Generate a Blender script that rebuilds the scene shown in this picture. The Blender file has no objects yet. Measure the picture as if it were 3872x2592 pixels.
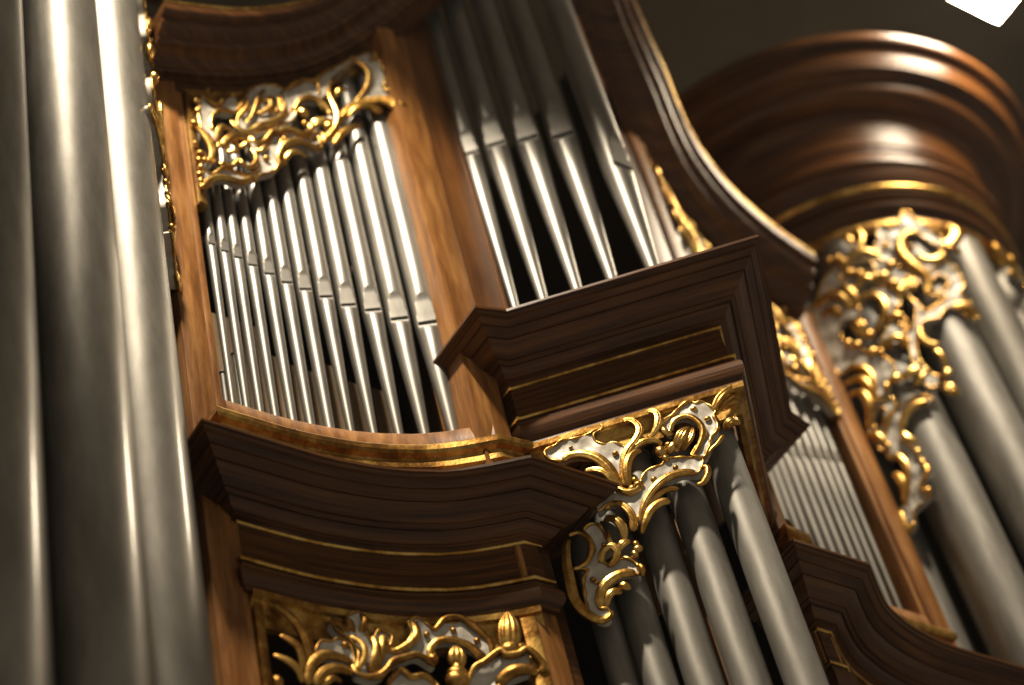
import bpy, bmesh, math, random
from mathutils import Vector, Matrix, noise
from mathutils.geometry import delaunay_2d_cdt

random.seed(7)
S = bpy.context.scene
COL = S.collection
PI = math.pi

# ------------------------------------------------------------------ camera, world, exposure
cam_d = bpy.data.cameras.new("camera")
cam = bpy.data.objects.new("camera", cam_d)
COL.objects.link(cam)
S.camera = cam
cam_d.sensor_width = 23.5
cam_d.lens = 50.0
cam_d.clip_start = 0.05
cam_d.clip_end = 200
_az, _pitch, _roll = math.radians(44.0), math.radians(46.442), math.radians(15.811)
_fh = Vector((math.sin(_az), math.cos(_az), 0))
_rt = Vector((math.cos(_az), -math.sin(_az), 0))
_up = Vector((0, 0, 1))
_fw = _fh * math.cos(_pitch) + _up * math.sin(_pitch)
_uc = -_fh * math.sin(_pitch) + _up * math.cos(_pitch)
_cr, _sr = math.cos(_roll), math.sin(_roll)
_X = _rt * _cr - _uc * _sr
_Y = _rt * _sr + _uc * _cr
m = Matrix((( _X.x, _Y.x, -_fw.x, 0), (_X.y, _Y.y, -_fw.y, 0), (_X.z, _Y.z, -_fw.z, 0), (0, 0, 0, 1)))
cam.matrix_world = m
cam_d.dof.use_dof = True
cam_d.dof.focus_distance = 6.45
cam_d.dof.aperture_fstop = 0.60
cam_d.dof.aperture_blades = 9

w = bpy.data.worlds.new("World")
S.world = w
w.use_nodes = True
bg = w.node_tree.nodes["Background"]
bg.inputs[0].default_value = (0.088, 0.076, 0.060, 1)      # dim, warm church interior all round
bg.inputs[1].default_value = 2.2

vs = S.view_settings
vs.view_transform = 'Standard'
vs.look = 'None'
vs.exposure = 0.0
vs.gamma = 1.0
S.cycles.max_bounces = 6
S.cycles.sample_clamp_indirect = 4.0
S.cycles.caustics_reflective = False
S.cycles.caustics_refractive = False

LAMP_POWER = 95.0       # radiance of the lantern glass
# two floodlights high up in front of the organ, left and right (out of the picture)
for fx_, fy_, tx_, pw_ in ((1.25, 2.0, 3.08, 1750), (5.25, 1.55, 5.0, 800)):
    ld = bpy.data.lights.new("floodlight", 'SPOT')
    ld.energy = pw_
    ld.color = (1.0, 0.86, 0.66)
    ld.shadow_soft_size = 0.16
    ld.spot_size = math.radians(33.5)
    ld.spot_blend = 0.4
    lo = bpy.data.objects.new("floodlight", ld)
    COL.objects.link(lo)
    lo.location = (fx_, fy_, 8.9)
    lo.rotation_euler = (Vector((tx_, 3.4, 4.6)) - Vector(lo.location)).to_track_quat('-Z', 'Y').to_euler()

# ------------------------------------------------------------------ materials
def new_mat(name):
    mt = bpy.data.materials.new(name)
    mt.use_nodes = True
    nt = mt.node_tree
    return mt, nt, nt.nodes["Principled BSDF"], nt.nodes, nt.links

def coords(nt, scale):
    tc = nt.nodes.new("ShaderNodeTexCoord")
    mp = nt.nodes.new("ShaderNodeMapping")
    mp.inputs["Scale"].default_value = scale
    nt.links.new(tc.outputs["Object"], mp.inputs[0])
    return mp

def noise_node(nt, mp, scale, detail=4, rough=0.55):
    n = nt.nodes.new("ShaderNodeTexNoise")
    n.inputs["Scale"].default_value = scale
    n.inputs["Detail"].default_value = detail
    n.inputs["Roughness"].default_value = rough
    nt.links.new(mp.outputs[0], n.inputs["Vector"])
    return n

def ramp(nt, src, stops):
    r = nt.nodes.new("ShaderNodeValToRGB")
    e = r.color_ramp.elements
    while len(e) < len(stops):
        e.new(0.5)
    for k, (p, c) in enumerate(stops):
        e[k].position = p
        e[k].color = (c[0], c[1], c[2], 1)
    nt.links.new(src, r.inputs[0])
    return r

def bump(nt, src, bs, strength, dist):
    b = nt.nodes.new("ShaderNodeBump")
    b.inputs["Strength"].default_value = strength
    b.inputs["Distance"].default_value = dist
    nt.links.new(src, b.inputs["Height"])
    nt.links.new(b.outputs[0], bs.inputs["Normal"])

def wood(name, dark, mid, light, stretch, rough=0.34, spec=0.5):
    mt, nt, bs, N, L = new_mat(name)
    mp = coords(nt, stretch)
    n1 = noise_node(nt, mp, 1.0, 6, 0.65)
    r = ramp(nt, n1.outputs[0], [(0.36, dark), (0.52, mid), (0.66, light)])
    mp2 = coords(nt, (2.2, 2.2, 2.2))
    n2 = noise_node(nt, mp2, 1.0, 3)
    mx = N.new("ShaderNodeMix"); mx.data_type = 'RGBA'; mx.blend_type = 'MULTIPLY'
    mx.inputs[0].default_value = 0.7
    r2 = ramp(nt, n2.outputs[0], [(0.3, (0.62, 0.58, 0.52)), (0.7, (1.15, 1.1, 1.05))])
    L.new(r.outputs[0], mx.inputs[6]); L.new(r2.outputs[0], mx.inputs[7])
    L.new(mx.outputs[2], bs.inputs["Base Color"])
    rr = N.new("ShaderNodeMapRange")
    rr.inputs[3].default_value = rough - 0.08; rr.inputs[4].default_value = rough + 0.14
    L.new(n1.outputs[0], rr.inputs[0]); L.new(rr.outputs[0], bs.inputs["Roughness"])
    bs.inputs["Specular IOR Level"].default_value = spec
    bump(nt, n1.outputs[0], bs, 0.4, 0.004)
    return mt

def gold(name, a, b, rough):
    mt, nt, bs, N, L = new_mat(name)
    mp = coords(nt, (1, 1, 1))
    n1 = noise_node(nt, mp, 26.0, 5, 0.6)
    n0 = noise_node(nt, mp, 9.0, 5, 0.7)
    r = ramp(nt, n0.outputs[0], [(0.36, tuple(x * 0.55 for x in a)), (0.46, a), (0.60, b)])
    L.new(r.outputs[0], bs.inputs["Base Color"])
    bs.inputs["Metallic"].default_value = 1.0
    rr = N.new("ShaderNodeMapRange")
    rr.inputs[3].default_value = rough + 0.16; rr.inputs[4].default_value = rough - 0.06
    L.new(n1.outputs[0], rr.inputs[0]); L.new(rr.outputs[0], bs.inputs["Roughness"])
    n2 = noise_node(nt, mp, 60.0, 3)
    bump(nt, n2.outputs[0], bs, 0.35, 0.004)
    return mt

def tin(name, a, b, rough, coat=0.0, metal=0.72):
    mt, nt, bs, N, L = new_mat(name)
    mp = coords(nt, (11, 11, 2.4))
    n1 = noise_node(nt, mp, 1.0, 7, 0.68)
    r = ramp(nt, n1.outputs[0], [(0.34, tuple(x * 0.78 for x in a)), (0.46, a), (0.64, b)])
    L.new(r.outputs[0], bs.inputs["Base Color"])
    bs.inputs["Metallic"].default_value = metal
    mp3 = coords(nt, (3, 3, 60))
    n3 = noise_node(nt, mp3, 1.0, 4, 0.7)
    rr = N.new("ShaderNodeMapRange")
    rr.inputs[3].default_value = rough - 0.012; rr.inputs[4].default_value = rough + 0.016
    L.new(n3.outputs[0], rr.inputs[0]); L.new(rr.outputs[0], bs.inputs["Roughness"])
    mp2 = coords(nt, (14, 14, 3))
    n2 = noise_node(nt, mp2, 1.0, 4)
    bump(nt, n2.outputs[0], bs, 0.035, 0.006)
    bs.inputs['Coat Weight'].default_value = coat
    bs.inputs['Coat Roughness'].default_value = 0.16
    return mt

def plain(name, c, rough, metallic=0.0, spec=0.5, var=0.25, scale=14.0):
    mt, nt, bs, N, L = new_mat(name)
    mp = coords(nt, (1, 1, 1))
    n1 = noise_node(nt, mp, scale, 5, 0.6)
    lo = tuple(x * (1 - var) for x in c)
    r = ramp(nt, n1.outputs[0], [(0.3, lo), (0.65, c)])
    L.new(r.outputs[0], bs.inputs["Base Color"])
    bs.inputs["Roughness"].default_value = rough
    bs.inputs["Metallic"].default_value = metallic
    bs.inputs["Specular IOR Level"].default_value = spec
    bump(nt, n1.outputs[0], bs, 0.3, 0.004)
    return mt

M = {}
M['oak'] = wood("oak", (0.20, 0.078, 0.018), (0.35, 0.152, 0.040), (0.49, 0.240, 0.074), (30, 30, 3.2), 0.40, 0.35)
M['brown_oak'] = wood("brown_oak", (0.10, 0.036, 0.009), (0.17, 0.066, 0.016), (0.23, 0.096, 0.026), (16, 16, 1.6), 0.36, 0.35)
M['walnut'] = wood("walnut", (0.048, 0.0175, 0.0048), (0.118, 0.0445, 0.0112), (0.185, 0.077, 0.020), (2.2, 2.2, 75), 0.31, 0.4)
M['board'] = wood("board", (0.40, 0.28, 0.16), (0.58, 0.43, 0.28), (0.70, 0.56, 0.39), (22, 22, 1.2), 0.5)
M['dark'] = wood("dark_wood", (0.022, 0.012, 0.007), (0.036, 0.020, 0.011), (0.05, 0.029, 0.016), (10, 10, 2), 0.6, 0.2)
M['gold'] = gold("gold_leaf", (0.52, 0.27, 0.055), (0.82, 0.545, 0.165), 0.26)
M['old_and_shaded_gold'] = gold("old_and_shaded_gold", (0.34, 0.165, 0.034), (0.66, 0.41, 0.11), 0.36)  # aged rails and frames; also paints shade on the bottom carving and its frame
M['white'] = plain("white_paint", (0.78, 0.71, 0.59), 0.42, var=0.28, scale=34.0)
M['tin'] = tin("tin", (0.27, 0.259, 0.236), (0.34, 0.326, 0.30), 0.43)
M['satin'] = tin("satin_tin", (0.25, 0.236, 0.21), (0.34, 0.324, 0.294), 0.53, 0.0, 0.55)
M['big'] = tin("worn_tin", (0.22, 0.206, 0.178), (0.31, 0.292, 0.257), 0.45, 0.5, 0.55)
M['slot'] = plain("slot_shade", (0.012, 0.010, 0.008), 0.8, spec=0.1)
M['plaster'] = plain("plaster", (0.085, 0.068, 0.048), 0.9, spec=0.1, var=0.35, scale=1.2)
M['reflector_plaster'] = plain("reflector_plaster", (0.50, 0.44, 0.36), 0.9, spec=0.1, var=0.3, scale=1.0)  # paler than the visible plaster, only to brighten what the pipes reflect
M['iron'] = plain("iron", (0.03, 0.028, 0.026), 0.5, metallic=0.6)
mt, nt, bs, N, L = new_mat("lamp_glass")
bs.inputs["Base Color"].default_value = (0.9, 0.88, 0.8, 1)
bs.inputs["Emission Color"].default_value = (1.0, 0.83, 0.60, 1)
bs.inputs["Emission Strength"].default_value = LAMP_POWER
M['glass'] = mt

# ------------------------------------------------------------------ object helpers
def thing(name, label, cat, loc, group=None):
    o = bpy.data.objects.new(name, None)
    o.empty_display_size = 0.05
    o.location = loc
    COL.objects.link(o)
    o['label'] = label; o['category'] = cat
    if group: o['group'] = group
    return o

def base_of(o):
    v = Vector((0, 0, 0))
    while o is not None:
        v += o.location; o = o.parent
    return v

def part(name, verts, faces, mat, parent=None, smooth=True, angle=32):
    off = base_of(parent) if parent is not None else Vector((0, 0, 0))
    me = bpy.data.meshes.new(name)
    me.from_pydata([(v[0] - off.x, v[1] - off.y, v[2] - off.z) for v in verts], [], faces)
    me.materials.append(mat)
    if smooth:
        me.polygons.foreach_set("use_smooth", [True] * len(me.polygons))
        me.set_sharp_from_angle(angle=math.radians(angle))
    me.update()
    o = bpy.data.objects.new(name, me)
    COL.objects.link(o)
    if parent is not None: o.parent = parent
    return o

def structure(o):
    o['kind'] = 'structure'; return o

AX = 3.785
def mir(p): return (2 * AX - p[0],) + tuple(p[1:])

def miters(path):
    ns = []
    for a, b in zip(path[:-1], path[1:]):
        dx, dy = b[0] - a[0], b[1] - a[1]; l = math.hypot(dx, dy)
        ns.append((dy / l, -dx / l))
    out = [ns[0]]
    for n1, n2 in zip(ns[:-1], ns[1:]):
        k = 1 + n1[0] * n2[0] + n1[1] * n2[1]
        out.append(((n1[0] + n2[0]) / k, (n1[1] + n2[1]) / k))
    out.append(ns[-1])
    return out

def sweep(name, path, prof, mat, parent, z0=0.0, flip=False, angle=30, cap=True):
    """run a moulding profile [(outward, z)] along a plan path, mitred at the corners"""
    mi = miters(path)
    vs_, fs = [], []
    n = len(prof)
    for i, (p, q) in enumerate(zip(path, mi)):
        zb = z0(p[0], i) if callable(z0) else z0
        for o, z in prof:
            x, y = p[0] + q[0] * o, p[1] + q[1] * o
            if flip: x = 2 * AX - x
            vs_.append((x, y, zb + z))
    for i in range(len(path) - 1):
        for j in range(n - 1):
            a = i * n + j
            f = (a, a + n, a + n + 1, a + 1)
            fs.append(f[::-1] if flip else f)
    if cap:
        fs.append(tuple(range(n))); fs.append(tuple(range(len(path) * n - 1, (len(path) - 1) * n - 1, -1)))
    return part(name, vs_, fs, mat, parent, True, angle)

def box_pts(quad, z0, z1):
    """vertical prism over a plan polygon"""
    n = len(quad)
    v = [(p[0], p[1], z0) for p in quad] + [(p[0], p[1], z1) for p in quad]
    f = [tuple(range(n - 1, -1, -1)), tuple(range(n, 2 * n))]
    for i in range(n):
        j = (i + 1) % n
        f.append((i, j, n + j, n + i))
    return v, f

def prism(name, quad, z0, z1, mat, parent, flip=False):
    if flip: quad = [mir(p) for p in quad][::-1]
    v, f = box_pts(quad, z0, z1)
    return part(name, v, f, mat, parent, False)

def bev_prism(name, quad, z0, z1, mat, parent, flip=False, bev=0.006):
    if flip: quad = [mir(p) for p in quad][::-1]
    v, f = box_pts(quad, z0, z1)
    bm = bmesh.new()
    bvs = [bm.verts.new(p) for p in v]
    for q in f: bm.faces.new([bvs[i] for i in q])
    bmesh.ops.recalc_face_normals(bm, faces=bm.faces)
    ed = [e for e in bm.edges if abs(e.verts[0].co.z - e.verts[1].co.z) > 0.05]
    bmesh.ops.bevel(bm, geom=ed, offset=bev, segments=2, affect='EDGES', profile=0.6)
    bm.verts.ensure_lookup_table(); bm.verts.index_update()
    vv = [tuple(x.co) for x in bm.verts]; ff = [[x.index for x in fa.verts] for fa in bm.faces]
    bm.free()
    return part(name, vv, ff, mat, parent, True, 25)

# ------------------------------------------------------------------ the plan (metres; facade runs along x, viewer on the -y side)
ARC = [(2.40, 3.722), (2.50, 3.7225), (2.57, 3.7215), (2.642, 3.717), (2.70, 3.710), (2.75, 3.703), (2.81, 3.692), (2.866, 3.678),
       (2.91, 3.665), (2.95, 3.650), (2.995, 3.634), (3.033, 3.616), (3.08, 3.590), (3.12, 3.563), (3.165, 3.531), (3.205, 3.500)]
def arc_y(x):
    if x <= ARC[0][0]: return ARC[0][1]
    for a, b in zip(ARC[:-1], ARC[1:]):
        if x <= b[0]:
            return a[1] + (b[1] - a[1]) * (x - a[0]) / (b[0] - a[0])
    a, b = ARC[-2], ARC[-1]
    return b[1] + (x - b[0]) * (b[1] - a[1]) / (b[0] - a[0])

V_PATH = [(3.305, 3.62), (3.305, 3.487), (3.309, 3.486), (3.785, 3.010), (4.261, 3.486), (4.265, 3.487), (4.265, 3.62)]
BAY_PATH = [(2.395, 3.84)] + [(2.395, 3.7222)] + ARC[1:] + [(3.252, 3.500), (3.252, 3.62)]
BAY_OPEN = ARC[:]                                   # between the posts only
TC = (5.98, 4.02)                                   # centre of the right round tower
TR = 0.72
def tower_path(r, a0=-84, a1=84, n=44):
    return [(TC[0] + r * math.sin(math.radians(a0 + (a1 - a0) * i / n)), TC[1] - r * math.cos(math.radians(a0 + (a1 - a0) * i / n))) for i in range(n + 1)]

case = thing('organ_case', 'dark carved wooden organ case with gilded mouldings holding all the pipes', 'organ case', (AX, 3.9, 2.4))

H_V, H_B = 4.99, 4.31
# posts (stiles) : two oak posts beside each concave bay
for fl in (False, True):
    p1 = bev_prism('post', [(2.285, 3.715), (2.372, 3.715), (2.372, 3.86), (2.285, 3.86)], 2.4, 6.30 if not fl else 6.34, M['oak'], case, fl)
    bev_prism('bead', [(2.3725, 3.722), (2.402, 3.722), (2.402, 3.86), (2.3725, 3.86)], 2.4, 6.22, M['oak'], p1, fl, 0.010)
    p2 = bev_prism('post', [(3.212 if fl else 3.142, 3.490), (3.262, 3.490), (3.262, 3.66), (3.212 if fl else 3.142, 3.66)], H_B - 0.05, 7.6, M['oak'], case, fl)
    bev_prism('lower_stile', [(3.180, 3.506), (3.262, 3.506), (3.262, 3.66), (3.180, 3.66)], 2.4, H_B - 0.051, M['oak'], p2, fl)
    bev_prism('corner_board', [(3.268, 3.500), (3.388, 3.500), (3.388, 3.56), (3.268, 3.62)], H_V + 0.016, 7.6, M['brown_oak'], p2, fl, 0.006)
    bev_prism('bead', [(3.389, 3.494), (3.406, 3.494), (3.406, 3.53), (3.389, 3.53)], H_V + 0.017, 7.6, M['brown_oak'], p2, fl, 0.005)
    bev_prism('corner_board', [(3.264, 3.525), (3.315, 3.525), (3.33, 3.56), (3.264, 3.62)], 2.4, H_V - 0.42, M['walnut'], p2, fl, 0.006)  # dark walnut paints in the shade on this lower board

# storey cornice (over lower storey), bay and pointed centre; gilded beads; underside steps are real fillets
CORN = [(-0.02, -0.40), (0.012, -0.40), (0.012, -0.385), (0.022, -0.378), (0.030, -0.36), (0.030, -0.335), (0.022, -0.318), (0.012, -0.312), (0.012, -0.300), (0.004, -0.296),
        (0.002, -0.290), (0.0, -0.150), (0.010, -0.140), (0.026, -0.135), (0.0265, -0.129), (0.030, -0.1285), (0.036, -0.125), (0.048, -0.114), (0.0575, -0.102), (0.058, -0.097), (0.0615, -0.098),
        (0.064, -0.103), (0.076, -0.097), (0.0765, -0.091), (0.080, -0.092), (0.098, -0.082), (0.114, -0.068), (0.1255, -0.054), (0.126, -0.048), (0.130, -0.049), (0.1305, -0.053),
        (0.158, -0.039), (0.1585, -0.032), (0.162, -0.033), (0.180, -0.022), (0.1805, -0.016), (0.188, -0.014), (0.192, -0.006), (0.200, -0.004), (0.200, 0.006), (0.192, 0.012), (0.02, 0.014)]
def bead_prof(o, z, r):
    return [(o + r * math.cos(a) * 1.0, z + r * math.sin(a)) for a in [math.radians(k) for k in range(-100, 101, 25)]]
def storey(path, H, fl, k=1.0):
    c = sweep('cornice', path, [(o * k, z) for o, z in CORN], M['walnut'], case, H, fl)
    sweep('gold_bead', path, bead_prof(0.004, -0.143, 0.0075), M['gold'], c, H, fl, 60)
    sweep('gold_bead', path, bead_prof(0.012, -0.288, 0.0085), M['gold'], c, H, fl, 60)
    return c
storey(V_PATH, H_V, False)
for fl in (False, True): storey(BAY_PATH, H_B, fl, 1.0)

# gilded sill rails in front of the pipe feet
RAIL = [(-0.01, -0.02), (0.018, -0.02), (0.018, 0.115), (0.024, 0.120), (0.030, 0.128), (0.030, 0.150), (0.024, 0.158), (0.026, 0.170), (0.040, 0.176), (0.040, 0.196),
        (0.034, 0.204), (0.036, 0.214), (0.052, 0.222), (0.058, 0.232), (0.058, 0.250), (0.050, 0.262), (0.030, 0.268), (-0.03, 0.269)]
CURB = [(0.022, 0.255), (0.022, 0.290), (0.012, 0.345), (0.004, 0.356), (-0.012, 0.360), (-0.05, 0.360), (-0.05, 0.255)]
RAIL_PATH = [(2.395, 3.80), (2.395, 3.7222)] + ARC[1:-1] + [(3.190, 3.512), (3.200, 3.505), (3.232, 3.502), (3.232, 3.60)]
for fl in (False, True):
    rl = sweep('gilded_rail', RAIL_PATH, RAIL, M['old_and_shaded_gold'], case, H_B, fl)
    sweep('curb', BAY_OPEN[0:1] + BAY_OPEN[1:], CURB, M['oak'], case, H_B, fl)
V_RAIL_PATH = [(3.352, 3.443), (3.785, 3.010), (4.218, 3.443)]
sweep('gilded_rail', V_RAIL_PATH, [(-0.12, 0.02), (0.03, 0.02), (0.03, 0.07), (0.045, 0.08), (0.05, 0.095), (0.05, 0.125), (0.06, 0.135), (0.062, 0.150), (0.055, 0.160), (-0.12, 0.161)], M['old_and_shaded_gold'], case, H_V)

# gilded frames round the openings of the lower storey
FRAME = [(-0.03, -0.50), (-0.012, -0.50), (-0.008, -0.455), (0.004, -0.440), (0.008, -0.425), (0.020, -0.420), (0.022, -0.4005), (-0.03, -0.4005)]
sweep('gilded_frame', V_PATH[2:5], [(o - 0.010, z + 0.001) for o, z in FRAME], M['old_and_shaded_gold'], case, H_V)
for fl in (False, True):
    fr = sweep('gilded_frame', ARC, [(o, z + 0.002) for o, z in FRAME], M['old_and_shaded_gold'], case, H_B, fl)
    bev_prism('frame_side', [(2.403, 3.712), (2.435, 3.716), (2.435, 3.75), (2.403, 3.75)], 2.4, H_B - 0.43, M['old_and_shaded_gold'], fr, fl, 0.008)
    bev_prism('frame_side', [(3.140, 3.522), (3.178, 3.497), (3.178, 3.60), (3.150, 3.60)], 2.4, H_B - 0.43, M['old_and_shaded_gold'], fr, fl, 0.008)

# swung cornice over each concave bay: climbs from the round tower towards the pointed centre
SW = [(2.2, 6.19), (2.388, 6.276), (2.55, 6.355), (2.674, 6.423), (2.80, 6.492), (2.907, 6.556), (3.042, 6.656), (3.13, 6.735), (3.205, 6.808), (3.26, 6.875), (3.40, 7.06), (3.6, 7.32), (3.785, 7.50)]
def swing(x, i=0):
    for a, b in zip(SW[:-1], SW[1:]):
        if x <= b[0]:
            return a[1] + (b[1] - a[1]) * (x - a[0]) / (b[0] - a[0])
    return SW[-1][1]
TOP = [(-0.04, -0.055), (0.0, -0.055), (0.002, -0.010), (0.012, -0.008), (0.014, 0.004), (0.038, 0.006), (0.044, 0.012), (0.046, 0.022), (0.054, 0.025), (0.060, 0.038), (0.074, 0.050),
       (0.096, 0.057), (0.122, 0.059), (0.127, 0.064), (0.131, 0.076), (0.130, 0.090), (0.134, 0.094), (0.156, 0.103), (0.161, 0.108), (0.168, 0.120), (0.170, 0.136), (0.166, 0.148),
       (0.172, 0.152), (0.190, 0.156), (0.196, 0.162), (0.200, 0.176), (0.200, 0.206), (-0.04, 0.208)]
SWING_TAIL = ARC[1:] + [(3.245, 3.468), (3.30, 3.430), (3.42, 3.345), (3.55, 3.235), (3.67, 3.123), (3.785, 3.010)]
for fl in (False, True):
    SWING_PATH = [(2.375 if fl else 2.25, 3.7222), (2.42, 3.7222)] + SWING_TAIL
    c = sweep('swung_cornice', SWING_PATH, TOP, M['walnut'], case, swing, fl)
    sweep('gold_bead', SWING_PATH, bead_prof(0.198, 0.202, 0.0075), M['gold'], c, swing, fl, 60)
    fr = sweep('gilded_frame', ARC, [(-0.03, -0.105), (-0.006, -0.105), (0.0, -0.085), (0.010, -0.075), (0.012, -0.056), (-0.03, -0.056)], M['old_and_shaded_gold'], case, swing, fl)
    bev_prism('frame_side', [(2.4035, 3.706), (2.436, 3.712), (2.436, 3.75), (2.4035, 3.75)], 5.66 if fl else 5.60, 6.22, M['old_and_shaded_gold'], fr, fl, 0.008)
    bev_prism('frame_side', [(3.106, 3.566), (3.1405, 3.542), (3.1405, 3.60), (3.116, 3.60)], 6.365, 6.66, M['old_and_shaded_gold'], fr, fl, 0.008)

# crowning mouldings of the round towers (rings), broken forward over the post
RING = [(-0.06, 6.745), (0.0, 6.745), (0.002, 6.80), (0.010, 6.806), (0.020, 6.815), (0.036, 6.822), (0.042, 6.836), (0.036, 6.850), (0.022, 6.856), (0.024, 6.864), (0.052, 6.870), (0.060, 6.884),
        (0.052, 6.898), (0.040, 6.902), (0.056, 6.908), (0.066, 6.914), (0.066, 6.930), (0.010, 6.936), (0.010, 6.945), (0.030, 6.965), (0.052, 7.000), (0.072, 7.040), (0.078, 7.060), (0.094, 7.064), (0.096, 7.080),
        (0.070, 7.086), (0.050, 7.092), (0.048, 7.180), (0.056, 7.186), (0.060, 7.205), (0.072, 7.212), (0.074, 7.230), (0.080, 7.290), (0.100, 7.335), (0.128, 7.355), (0.140, 7.360), (0.142, 7.378),
        (0.200, 7.384), (0.226, 7.390), (0.240, 7.402), (0.246, 7.418), (0.242, 7.436), (0.250, 7.440), (0.318, 7.450), (0.322, 7.462), (0.334, 7.480), (0.342, 7.505), (0.344, 7.535), (0.350, 7.540),
        (0.392, 7.546), (0.400, 7.556), (0.402, 7.590), (0.395, 7.602), (-0.06, 7.604)]
T_PATH = [(5.2845, 4.12)] + tower_path(TR, -75, 86)
for fl in (True, False):                    # right tower is built as drawn, left tower mirrored
    r = sweep('ring_cornice', T_PATH, RING, M['walnut'], case, 0, fl, 30)
    sweep('gold_ring', T_PATH, [(0.050, 6.907), (0.058, 6.909), (0.068, 6.915), (0.071, 6.922), (0.068, 6.931), (0.03, 6.934)], M['gold'], r, 0, fl, 60)
    sweep('gilded_frame', tower_path(TR + 0.01, -76, 84), [(-0.03, 6.69), (0.0, 6.69), (0.006, 6.715), (0.012, 6.72), (0.012, 6.744), (-0.03, 6.744)], M['old_and_shaded_gold'], case, 0, fl)
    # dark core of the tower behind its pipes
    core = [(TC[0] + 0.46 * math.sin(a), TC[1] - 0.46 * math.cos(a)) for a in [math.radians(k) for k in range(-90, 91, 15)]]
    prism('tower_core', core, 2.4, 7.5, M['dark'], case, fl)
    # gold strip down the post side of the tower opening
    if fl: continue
    g = bev_prism('gilded_strip', [(5.262, 3.752), (5.282, 3.724), (5.300, 3.735), (5.285, 3.775)], 2.6, 6.70, M['old_and_shaded_gold'], case, fl, 0.005)
    bev_prism('reveal', [(5.300, 3.770), (5.322, 3.752), (5.340, 3.80), (5.320, 3.83)], 2.6, 6.70, M['oak'], case, fl, 0.005)
# wall and back of the case
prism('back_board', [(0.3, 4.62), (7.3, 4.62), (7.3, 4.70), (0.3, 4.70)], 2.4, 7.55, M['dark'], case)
for fl in (False, True):
    prism('side_board', [(2.30, 3.861), (2.36, 3.861), (2.36, 4.6195), (2.30, 4.6195)], 2.4, 6.9, M['oak'], case, fl)
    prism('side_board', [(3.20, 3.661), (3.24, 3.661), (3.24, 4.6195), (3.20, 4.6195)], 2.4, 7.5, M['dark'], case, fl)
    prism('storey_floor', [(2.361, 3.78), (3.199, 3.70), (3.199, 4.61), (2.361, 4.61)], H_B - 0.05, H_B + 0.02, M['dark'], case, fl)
    # light boards standing behind the pipe feet
    xs = 2.46
    rr_ = random.Random(5)
    while xs < 3.14:
        wd = rr_.uniform(0.07, 0.13)
        x2 = min(xs + wd, 3.17)
        yb = 3.875 + rr_.uniform(-0.012, 0.015)
        prism('board', [(xs, yb), (x2 - 0.004, yb), (x2 - 0.004, yb + 0.02), (xs, yb + 0.02)], H_B + 0.021, H_B + rr_.choice((0.84, 0.90, 0.97)), M['board'], case, fl)
        xs = x2
    prism('pipe_rack', [(2.44, 3.872), (2.80, 3.862), (3.17, 3.73), (3.17, 3.745), (2.80, 3.88), (2.44, 3.89)], 5.62, 5.65, M['board'], case, fl)
for t_, z0_, z1_, mt_ in ((0.305, 3.62, 4.06, 'board'), (0.229, 3.95, 4.40, 'oak'), (0.145, 2.6, 4.30, 'oak')):
    bx_, by_ = AX - t_ + 0.025, 3.172 + t_ + 0.025
    prism('backing_strip', [(bx_ - .008, by_ + .008), (bx_ + .008, by_ - .008), (bx_ + .014, by_ - .002), (bx_ - .002, by_ + .014)], z0_, z1_, M[mt_], case)
prism('centre_floor', [(3.36, 3.45), (3.785, 3.03), (4.21, 3.45), (4.21, 4.61), (3.36, 4.61)], H_V - 0.03, H_V + 0.015, M['dark'], case)

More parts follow.
